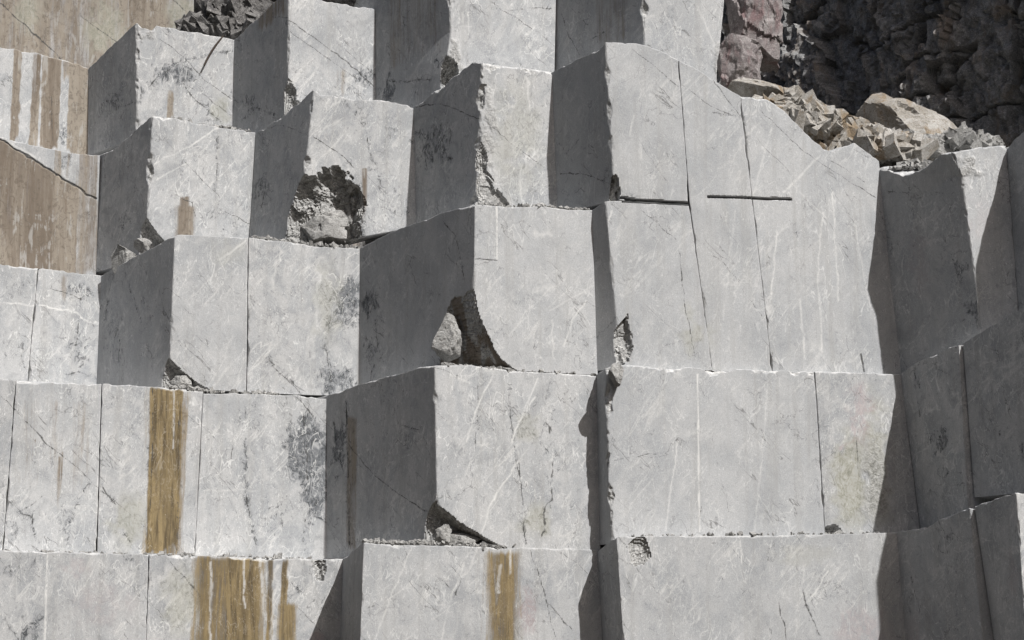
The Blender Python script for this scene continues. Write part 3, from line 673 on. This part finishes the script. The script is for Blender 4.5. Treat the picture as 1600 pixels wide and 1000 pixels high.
block('shaded block with broken top and thin sunlit wedge of front, below the boulders', D3r, (1488, 237), (1573, 226), (1602, 640), (1546, 640), top=[(1510, 232), (1540, 228)], left=[(1503, 275), (1522, 422), (1530, 500)], lf=((1373, 262), (1416, 660), D3d), lftop=[(1385, 265), (1410, 274), (1432, 268), (1450, 258), (1470, 240)],
      dlow=D3r, rag=.8, chip=.05, depth=5.5,
      feats=[('flake', (1490, 235), (1535, 275), 1.0), ('pink', (1510, 280), (1560, 400), .25)],
      lfeats=[('pink', (1400, 340), (1450, 480), .3), ('mottle', (1470, 390), (1500, 440), .7), ('mottle', (1480, 450), (1530, 510), .8), ('vein', [(1385, 300), (1480, 300)], .02, .4)])
D3s = front_of((1690, 150), D3r, 1522)
block('dark shaded block showing only its side, next to the thin sunlit wedge', D3s, (1690, 150), (1800, 150), (1860, 640), (1740, 640), lf=((1573, 229), (1604, 640), D3r), lftop=[(1600, 205)], dlow=D3r, depth=5, chip=.03)

# ------------------------------------------------------------------ fourth bench
r4b = dirof((238, 180), D4b, (161, 240), D4a); r4c = dirof((490, 139), D4c, (399, 206), D4b); r4d = dirof((753, 98), D4d, (645, 167), D4c)
block('brown stained block with a diagonal fracture below the striped block', D4a, (-450, 120), (156, 243), (150, 425), (-500, 360), top=[(0, 213), (48, 226), (100, 236)], dlow=D3a, rdir=r4b, rag=.7,
      feats=[('tan', (-580, 150), (122, 440), .85, .1, 0, ((0, 216), (150, 311))), ('tan', (116, 200), (170, 440), .55, .1, 0, ((0, 216), (150, 311))), ('tan', (84, 215), (96, 330), .5, .06), ('tan', (104, 220), (170, 330), .6, .08, .45), ('mottle', (80, 226), (125, 290), .5), ('crack', [(-30, 200), (0, 218), (60, 255), (150, 312)], .028, 1.0, .12, .02), ('white', [(-30, 196), (0, 213), (55, 247)], .035, .6, .05), ('drip', (56, 335), (70, 262), 1.0), ('drip', (102, 312), (112, 290), 1.0),
             ('mottle', (130, 250), (160, 310), .4), ('mottle', (122, 300), (140, 420), .6)])
block('pale fourth bench block with tan drips low on its front', D4b, (238, 180), (399, 205), (389, 374), (228, 374), top=[(262, 181), (330, 196)], lf=((161, 240), (150, 422), D4a), lftop=[(172, 236), (200, 213)], dlow=D3b, rdir=r4c, chip=.05,
      feats=[('white', [(240, 255), (290, 232), (340, 200)], .025, .7), ('white', [(245, 280), (290, 255)], .02, .6), ('crack', [(255, 215), (300, 265), (345, 310)], .012, .5), ('vein', [(338, 215), (339, 300)], .02, .7), ('tan', (268, 318), (310, 390), .9, .25), ('tan', (274, 305), (300, 390), .8, .2), ('drip', (280, 390), (300, 306), .8), ('crack', [(275, 303), (300, 318), (307, 345)], .02, .6),
             ('mottle', (310, 310), (390, 380), .4), ('mottle', (260, 250), (300, 310), .25), ('crack', [(350, 330), (390, 350)], .015, .6)],
      lfeats=[('mottle', (180, 330), (210, 360), .6), ('vein', [(215, 230), (210, 330)], .03, .3)],
      cuts=[((229, 378), .02, .45, .3, .5, .06, 0, .9)])
block('fourth bench block with a pointed corner and a big rough broken hollow', D4c, (490, 139), (646, 167), (650, 352), (464, 386), top=[(500, 147), (530, 150), (560, 156), (600, 155)], lf=((399, 206), (389, 374), D4b), lftop=[(410, 200), (430, 188), (460, 164)], dlow=D3b, rdir=r4d, rag=.5,
      feats=[('crack', [(490, 213), (520, 232), (555, 262)], .018, .8), ('vein', [(540, 160), (570, 200), (580, 250), (600, 300)], .03, .6, .15), ('vein', [(610, 200), (645, 220)], .03, .7), ('mottle', (540, 150), (590, 220), .35), ('vein', [(590, 270), (640, 320)], .03, .6), ('mottle', (600, 290), (650, 350), .4),
             ('mottle', (555, 258), (580, 290), .6), ('drip', (560, 380), (578, 262), .9), ('vein', [(566, 290), (564, 380)], .06, 1.0)],
      lfeats=[('crack', [(399, 202), (440, 195), (492, 214)], .018, .6), ('mottle', (395, 270), (430, 320), .7), ('vein', [(420, 240), (415, 320)], .05, .4)],
      cuts=[((484, 392), .02, 1.12, .55, 1.74, .12, .1, 4.0)], chip=.045)
block('tall narrow fourth bench block with a ragged rough left arris', D4d, (753, 98), (864, 113), (872, 325), (745, 322), top=[(800, 104)], lf=((646, 167), (650, 350), D4c), lftop=[(660, 158), (672, 147), (700, 124), (738, 97)], dlow=D3c, rdir=r4e, chip=.075, rag=.5,
      feats=[('crack', [(753, 186), (800, 225), (862, 270)], .012, .5), ('flake', (752, 100), (775, 330), .7), ('white', [(822, 120), (828, 170)], .025, .6, .2), ('green', (750, 100), (865, 325), .35), ('white', [(810, 250), (818, 310)], .02, .5, .2)],
      lfeats=[('crack', [(648, 166), (690, 162), (752, 187)], .018, .8), ('vein', [(650, 205), (690, 212), (705, 250)], .04, .9, .2), ('mottle', (645, 195), (720, 260), .7), ('vein', [(655, 215), (670, 240)], .03, .7)],
      cuts=[((746, 328), .02, .68, .10, 1.05, .10, .25, 1.0), ((750, 255), .06, .16, .18, .35, .3)])

# ------------------------------------------------------------------ fifth bench
r5b = dirof((213, 33), D5b, (138, 106), D5a); r5c = dirof((450, -5), D5c, (366, 60), D5b); r5d = dirof((703, 0), D5d, (585, 20), D5c); r5e = dirof((1002, 0), D5e, (870, 20), D5d)
block('pale block with dark brown vertical drip stripes', D5a, (-460, 0), (137, 104), (150, 250), (-500, 160), top=[(0, 73), (60, 83), (100, 93)], dlow=D4a, rdir=r5b,
      feats=[('tan', (20, 75), (30, 225), .8, .05), ('tan', (50, 80), (60, 235), .8, .05), ('tan', (66, 85), (92, 240), 1.0, .05), ('tan', (108, 95), (150, 250), 1.0, .06), ('tan', (95, 90), (150, 130), .6, .1), ('mottle', (85, 180), (112, 240), .8), ('drip', (22, 220), (30, 85), 1.0), ('drip', (50, 230), (60, 90), .9),
             ('vein', [(80, 90), (82, 230)], .03, .6, .02)])
block('fifth bench block crossed by dark smoky seams, with a steel rod leaning on it', D5b, (213, 34), (366, 61), (364, 205), (214, 190), top=[(222, 42), (238, 48), (245, 40), (300, 48)], lf=((138, 107), (137, 242), D5a), lftop=[(160, 84), (190, 56)], dlow=D4b, rdir=r5c, rag=.4,
      feats=[('crack', [(248, 60), (290, 92), (320, 125), (362, 155)], .016, .8), ('vein', [(290, 95), (320, 88), (365, 78)], .02, .8), ('mottle', (225, 85), (320, 145), .8), ('vein', [(216, 155), (245, 120), (285, 97)], .05, .8, .2), ('vein', [(280, 120), (300, 150), (345, 190)], .04, .6), ('tan', (261, 140), (272, 185), .7, .05),
             ('crack', [(275, 122), (320, 150), (362, 180)], .012, .6), ('green', (330, 140), (365, 200), .6), ('flake', (213, 40), (240, 65), .8), ('mottle', (310, 150), (350, 200), .4)],
      lfeats=[('vein', [(162, 155), (180, 168), (212, 158)], .03, .8), ('mottle', (150, 145), (200, 175), .6), ('vein', [(155, 215), (165, 235)], .03, .5)], chip=.05)
block('fifth bench block crossed by two slanting dark seams', D5c, (451, -12), (586, 14), (587, 165), (450, 180), top=[(510, 2), (540, 6)], lf=((366, 61), (364, 205), D5b), lftop=[(375, 55), (390, 38), (405, 27), (425, 5)], dlow=D4c, rdir=r5d,
      feats=[('crack', [(450, 32), (490, 58), (540, 95), (585, 135)], .022, .9), ('crack', [(452, 48), (535, 107), (560, 125)], .012, .7), ('crack', [(530, 70), (585, 118)], .012, .6), ('mottle', (550, 100), (595, 150), .7), ('mottle', (500, 100), (590, 170), .3), ('vein', [(540, 5), (548, 60)], .015, .4), ('tan', (520, 105), (545, 145), .4, .15)],
      lfeats=[('crack', [(400, 26), (450, 28)], .02, .7), ('vein', [(366, 155), (400, 168), (430, 180)], .03, .7), ('mottle', (366, 150), (410, 180), .5), ('tan', (400, -20), (450, 30), .5, .2)],
      cuts=[((448, 172), .06, .42, .2, .72, .16)], chip=.04)
block('fifth bench block with a rough chipped left arris, above the shaded pointed side', D5d, (703, -90), (870, -80), (866, 125), (690, 150), left=[(702, 0), (704, 50), (698, 90)], lf=((585, -80), (588, 165), D5c), dlow=D4d, rdir=r5e, rag=.5,
      feats=[('crack', [(770, 5), (840, 50), (866, 72)], .014, .7), ('vein', [(795, 15), (840, 12), (866, 15)], .03, .4), ('white', [(722, 20), (724, 50)], .02, .6), ('white', [(730, 20), (732, 55)], .015, .6), ('white', [(720, 42), (738, 42)], .012, .6), ('flake', (698, 60), (722, 125), .9)],
      lfeats=[('mottle', (585, 120), (625, 165), 1.0), ('vein', [(600, 125), (640, 127), (680, 125)], .02, .6), ('mottle', (680, 80), (700, 110), .8), ('tan', (600, -80), (700, 80), .3, .3)],
      cuts=[((700, 108), .1, .22, .35, .45, .25)], chip=.05)
block('smooth pale block at the top, beside the purple rock', D5e, (1002, -100), (1136, -100), (1118, 160), (1008, 110), right=[(1132, 0), (1124, 80)], lf=((870, -80), (872, 150), D5d), dlow=D3d, chip=.05, rag=.5,
      busy=0.6, feats=[('crack', [(1010, 70), (1100, 120)], .012, .4), ('white', [(1090, 10), (1120, 80)], .03, .4), ('flake', (1115, 60), (1135, 130), .7)],
      lfeats=[('crack', [(877, 20), (890, 60), (905, 85)], .018, .7), ('tan', (920, -60), (990, 60), .35, .3), ('vein', [(925, 60), (945, 48)], .02, .5)])
block('large brown stained wall behind the top blocks, crossed by diagonal seams', D6, (-470, -110), (345, -110), (345, 150), (-470, 160), dlow=D6, rag=.5,
      feats=[('tan', (-470, -110), (345, 160), .6, .1), ('crack', [(0, 5), (45, 45), (110, 105), (125, 120)], .03, 1.0, .1), ('crack', [(125, 25), (175, 60), (190, 70)], .02, .7), ('green', (120, -20), (200, 110), .8), ('green', (20, -20), (70, 60), .7), ('crack', [(270, 0), (310, 35)], .02, .7),
             ('green', (250, -20), (320, 60), .7), ('tan', (200, -100), (260, 120), 1.0, .1), ('mottle', (235, 0), (280, 60), .4)], tone=.9)

# ------------------------------------------------------------------ cliff, boulders, rubble, steel
def cliff(name, p0, p1, z0, z1, mat, res=.07, amp=1.0, seed=3, kind='structure', up_lean=.0):
    p0, p1 = np.array(p0), np.array(p1); L = np.linalg.norm(p1 - p0); d = (p1 - p0) / L; n = np.array([d[1], -d[0]])
    nu, nv = int(L / res) + 1, int((z1 - z0) / res) + 1
    U, V = np.meshgrid(np.linspace(0, L, nu), np.linspace(z0, z1, nv), indexing='ij'); u, v = U.ravel(), V.ravel()
    P = np.stack([p0[0] + d[0] * u, p0[1] + d[1] * u, v], 1)
    q = np.stack([u, v * .55 + u * .25, u * 0], 1)
    wv = np.stack([fbm(q * 1.3, 3, seed) - .5, fbm(q * 1.3, 3, seed + 9) - .5, u * 0], 1)
    c1, _ = cells(q * .55 + wv * .5, seed + 1); c2, _ = cells(q * 1.6 + wv * .6 + 4, seed + 2); c3, _ = cells(q * 4.5 + wv + 9, seed + 3)
    rid = np.abs(fbm(q * .7 + 3, 4, seed + 5) - .5) * 2
    c4, _ = cells(q * np.array([9, 6, 9]) + 2 * wv + 1, seed + 4)
    vc = np.abs(fbm(np.stack([u * .55, v * .10, u * 0], 1) + wv * .4, 3, seed + 31) - .5)
    vd = np.abs(fbm(np.stack([u * .35 + v * .35, v * .9 - u * .3, u * 0], 1) + wv * .3, 3, seed + 37) - .5)
    h = amp * ((c1 - .5) * .55 + (c2 - .5) * .34 + (c3 - .5) * .14 + (c4 - .5) * .08 - rid * .2 - .7 * np.exp(-(vc / .018) ** 2) - .35 * np.exp(-(vd / .014) ** 2) + (fbm(q * 7, 4, seed + 7) - .5) * .26)
    P[:, :2] += n * h[:, None] - n * ((v - z0) * up_lean)[:, None]
    o = link_mesh(name, P, quads(nu, nv), mat); o['kind'] = kind
    return o
def at(px, Y):
    d = ray(*px); return CAM + d * (Y - CAM[1]) / d[1]
cl, cr = at((1095, 100), 48.5), at((1700, 200), 39.7)
cliff('cliff', (cl[0], cl[1]), (cr[0], cr[1]), 9.5, 19.0, CLIFF, .05, 1.15, 3, up_lean=.0)
bl, br = at((-300, 100), 52), at((1250, 100), 49)
cliff('cliff_behind', (bl[0], bl[1]), (br[0], br[1]), 9.0, 22.0, CLIFF, .16, 1.2, 8)

def stone_mesh(name, center, radii, seed, mat, sub=4, cuts=9, rough=.10, rot=0.0, planes=()):
    bm = bmesh.new(); bmesh.ops.create_icosphere(bm, subdivisions=sub, radius=1)
    P = np.array([v.co[:] for v in bm.verts]); faces = [[v.index for v in f.verts] for f in bm.faces]; bm.free()
    rn = np.random.RandomState(seed)
    for _ in range(cuts):
        n = rn.normal(size=3); n /= np.linalg.norm(n); d = .55 + .3 * rn.rand()
        k = P @ n; m_ = k > d; P[m_] -= np.outer(k[m_] - d, n)
    for n, d in planes:
        n = np.array(n) / np.linalg.norm(n); k = P @ n; m_ = k > d; P[m_] -= np.outer(k[m_] - d, n)
    R = np.array([[math.cos(rot), 0, -math.sin(rot)], [0, 1, 0], [math.sin(rot), 0, math.cos(rot)]])
    r = np.array(radii); Pw = (P * r) @ R.T
    nn = P / np.linalg.norm(P, axis=1)[:, None]
    mr = float(min(radii))
    f = (fbm(Pw * (1.6 / mr) + seed, 4, seed) - .5) * rough * 2
    if sub > 3:
        cv_, _ = cells(Pw * (2.2 / mr) + seed, seed + 1); f = f + (cv_ - .5) * rough
    Pw = Pw + nn * (f * mr)[:, None] + np.asarray(center)
    return link_mesh(name, Pw, faces, mat, np.array([center[0], center[1], Pw[:, 2].min()]))

def stone_at(name, px, rpx, Y, seed, mat, label, cat, group=None, depth=1.0, rot=0, sub=4, **k):
    c = at(px, Y); s = Y / F
    o = stone_mesh(name, c, (rpx[0] * s, rpx[0] * s * depth, rpx[1] * s), seed, mat, sub, rot=rot, **k)
    tag(o, label, cat, group); return o
G2 = 'broken boulders on top of the right slabs'
stone_at('boulder', (1402, 196), (122, 78), 39.6, 4, BROWNROCK, 'biggest brown boulder with a pale ridge lying on the broken block top', 'boulder', G2, .7, 0, 5, rough=.09, cuts=26,
         planes=[((-.82, -.55, -.12), .42), ((.52, -.1, .85), .45), ((-.75, .1, .65), .8), ((.35, -.8, .45), .5), ((-.3, -.9, .3), .62)])
stone_at('boulder', (1338, 205), (48, 40), 38.9, 11, BROWNROCK, 'brown flat-faced boulder leaning on the left of the biggest boulder', 'boulder', G2, .8, 0, 5, cuts=24,
         planes=[((-.82, -.55, -.1), .3), ((.4, -.2, .9), .5), ((.3, -.9, .3), .5)])
stone_at('boulder', (1262, 190), (52, 30), 39.2, 16, BROWNROCK, 'low grey boulder behind the sloping slab top', 'boulder', G2, .8, -.5, 5, rough=.1, cuts=28)
stone_at('boulder', (1450, 236), (62, 34), 38.6, 21, PALEROCK, 'pale flaking rock at the foot of the biggest boulder', 'boulder', G2, .7, -.35, 5, rough=.16, cuts=26)
stone_at('rock_outcrop', (1180, 25), (74, 150), 40.6, 31, PURPLE, 'purplish fractured rock outcrop right of the smooth top block', 'rock', None, .9, .05, 6, rough=.14, cuts=34)
stone_at('rock_outcrop', (1150, 100), (58, 72), 40.2, 43, PURPLE, 'reddish rock against the right edge of the smooth top block', 'rock', None, .9, .1, 5, rough=.14, cuts=30)
stone_at('rock_outcrop', (1190, 150), (80, 32), 40.0, 37, BROWNROCK, 'yellowish low rock ledge below the purple outcrop', 'rock', None, .9, -.3, 5, rough=.12, cuts=28)
stone_at('broken_stone', (962, 586), (15, 19), 36.5, 41, PALEROCK, 'rough stone lump wedged at the corner of the joint', 'stone', None, .9, .2, 4)
G3 = 'broken stones lying in the hollows'
DH = {'c': D3c, 'b': D2b, 'r': D4c}
def hollow(px, rpx, D, back, seed, label, sub=4, dp=.8, **k):
    Y = fr(px, D)[1] + back
    stone_at('broken_stone', px, rpx, Y, seed, PALEROCK, label, 'stone', G3, dp, 0, sub, rough=.12, cuts=26, **k)
FL = [((-.55, -.8, .2), .55), ((.6, -.7, .35), .5), ((0, -.5, .87), .6)]
hollow((702, 524), (32, 56), D3c, .46, 51, 'pale upright stone at the left of the deep broken hollow', 5, planes=[((-.3, -.9, .3), .35), ((.5, -.6, .6), .4), ((-.8, 0, .6), .5), ((.9, 0, .3), .5)])
hollow((512, 356), (52, 40), D4c, .42, 52, 'big rough grey rock filling the foot of the rough hollow', 5, planes=FL)
hollow((548, 335), (22, 58), D4c, .50, 53, 'narrow rough rock at the right side of the rough hollow', 5, planes=FL)
hollow((690, 836), (20, 20), D2b, .10, 54, 'rounded pale stone in the broken lower corner over rubble', planes=FL)
hollow((722, 844), (38, 15), D2b, .17, 55, 'flat pale stone lying under the broken lower corner', dp=.35, planes=FL)
hollow((768, 852), (30, 5), D2b, .12, 56, 'thin sliver of stone at the tip of the broken corner', dp=.3)
hollow((284, 598), (24, 18), D3b, .08, 57, 'rough grey chunk under the chipped lower corner', planes=FL)
stone_at('broken_stone', (190, 398), (30, 34), fr((190, 400), D3b)[1] + 1.75, 61, PALEROCK, 'grey shaded stone with a pointed top on the ledge beside the chipped block', 'stone', None, .6, .1, 4, rough=.1,
         planes=[((-.74, -.66, 0), .12), ((.5, 0, .86), .35), ((-.6, 0, .8), .45)])
stone_at('broken_stone', (222, 386), (16, 16), fr((222, 390), D3b)[1] + 1.2, 62, PALEROCK, 'small pale stone sliver on the ledge under the tan drips', 'stone', None, .6, .5, 4, rough=.2, planes=[((-.74, -.66, 0), .2)])

# spoil heaps on the top bench
BOX = np.array([[x, y, z] for x in (-1, 1) for y in (-1, 1) for z in (-1, 1)], float)
BOXF = np.array([[0, 1, 3, 2], [4, 6, 7, 5], [0, 4, 5, 1], [2, 3, 7, 6], [0, 2, 6, 4], [1, 5, 7, 3]])
def shard(rn, g):
    Q = BOX * (1 + .7 * (rn.rand(8, 3) - .5)) * g * np.array([1, .75, .5]) * (.6 + .8 * rn.rand(3))
    R, _ = np.linalg.qr(rn.normal(size=(3, 3)))
    if np.linalg.det(R) < 0: R[:, 0] *= -1
    return Q @ R.T
def heap(name, label, px, rpx, Y, mat, n, seed, size=(.06, .22)):
    rn = np.random.RandomState(seed); V = []; Fc = []; base = 0
    c = at(px, Y); s = Y / F
    for k in range(n):
        a, r = rn.rand() * 2 * math.pi, math.sqrt(rn.rand()); g = size[0] + (size[1] - size[0]) * rn.rand() ** 4
        p = c + np.array([math.cos(a) * r * rpx[0] * s, math.sin(a) * r * rpx[0] * s * .5, 0])
        p[2] += (rn.rand() * (1 - r) * 2 - 1 + r * .2) * rpx[1] * s
        V.append(shard(rn, g) + p); Fc.append(BOXF + base); base += 8
    o = link_mesh(name, np.concatenate(V), np.concatenate(Fc), mat)
    tag(o, label, 'rubble', kind='stuff'); return o
heap('spoil_heap', 'dark broken spoil heaped behind the steel rod', (375, 20), (85, 55), 44.0, DIRT, 4200, 5, (.02, .34))
heap('spoil_heap', 'dark spoil on top of the twice seamed block', (540, -8), (60, 18), 42.0, DIRT, 1200, 6, (.02, .22))
heap('rubble', 'tan broken rock strewn around the biggest boulder', (1370, 226), (95, 22), 38.7, BROWNROCK, 1800, 17, (.012, .30))
heap('rubble', 'cream broken rock slope behind the sloping slab top', (1235, 176), (85, 36), 38.6, BROWNROCK, 2600, 18, (.012, .26))
heap('rubble', 'pale rock crumbs under the dark cliff on the broken-topped block', (1500, 215), (60, 16), 38.6, PALEROCK, 1200, 19, (.01, .16))
heap('rubble', 'pale crushed stone lying under the biggest boulder', (1432, 258), (42, 10), 37.4, PALEROCK, 200, 7, (.03, .12))

def ledge_rubble(label, pts, D, back, n, seed, size=(.02, .07), mat=None, dz=0):
    """loose chips lying along a ledge"""
    rn = np.random.RandomState(seed); V = []; Fc = []; base = 0
    Pw = [fr(p, D) for p in pts]
    for k in range(n):
        t = rn.rand() * (len(Pw) - 1); i = int(t); p = Pw[i] + (Pw[i + 1] - Pw[i]) * (t - i)
        g = size[0] + (size[1] - size[0]) * rn.rand() ** 2.2
        p = p + M * (g + rn.rand() * back) + UP * (g * .25 + dz)
        V.append(shard(rn, g) + p); Fc.append(BOXF + base); base += 8
    o = link_mesh('ledge_rubble', np.concatenate(V), np.concatenate(Fc), mat or PALEROCK)
    tag(o, label, 'rubble', kind='stuff')
ledge_rubble('stone chips under the broken corner on the lowest bench', [(572, 848), (700, 851), (805, 856)], D1b, .25, 420, 1)
ledge_rubble('chips along the ledge under the rough hollow', [(395, 372), (440, 376), (560, 388)], D3b, .3, 200, 2)
ledge_rubble('chips on the ledge under the hollowed block', [(690, 571), (800, 580), (930, 586)], D2b, .12, 160, 3)
ledge_rubble('chips along the third bench top left of the slot', [(745, 320), (850, 322), (922, 328)], D3c, .3, 160, 4)
ledge_rubble('chips along the second bench top below the chipped corner', [(262, 605), (330, 612), (440, 616)], D2a, .05, 90, 5)
ledge_rubble('chips along the lowest bench top under the rust band', [(10, 863), (250, 868), (500, 874)], D1a, .3, 160, 8)
ledge_rubble('chips along the top of the wide smooth lowest block', [(985, 838), (1200, 835), (1380, 833)], D1c, .12, 70, 9, (.015, .05))
ledge_rubble('chips on the fourth bench top under the seamed block', [(250, 181), (330, 196), (395, 205)], D4b, .4, 90, 10)

def rod(name, label, a, b, r, mat):
    a, b = np.array(a), np.array(b); d = (b - a) / np.linalg.norm(b - a); x = np.cross(d, [0, 1, .3]); x /= np.linalg.norm(x); y = np.cross(d, x)
    V = []; n = 10; m_ = 14
    for i in range(m_):
        t = i / (m_ - 1); c = a + (b - a) * t + x * .035 * math.sin(t * 3.1)
        for k in range(n): V.append(c + (x * math.cos(6.283 * k / n) + y * math.sin(6.283 * k / n)) * r)
    Fc = [[i * n + k, i * n + (k + 1) % n, (i + 1) * n + (k + 1) % n, (i + 1) * n + k] for i in range(m_ - 1) for k in range(n)] + [list(range(n))[::-1], [(m_ - 1) * n + k for k in range(n)]]
    o = link_mesh(name, V, Fc, mat, a); tag(o, label, 'rod'); return o
rod('steel_rod', 'thin dark bent steel rod sticking up against the smoky seamed block', fr((319, 104), D5b) - M * .10, fr((349, 56), D5b) + M * .02, .022, STEEL)
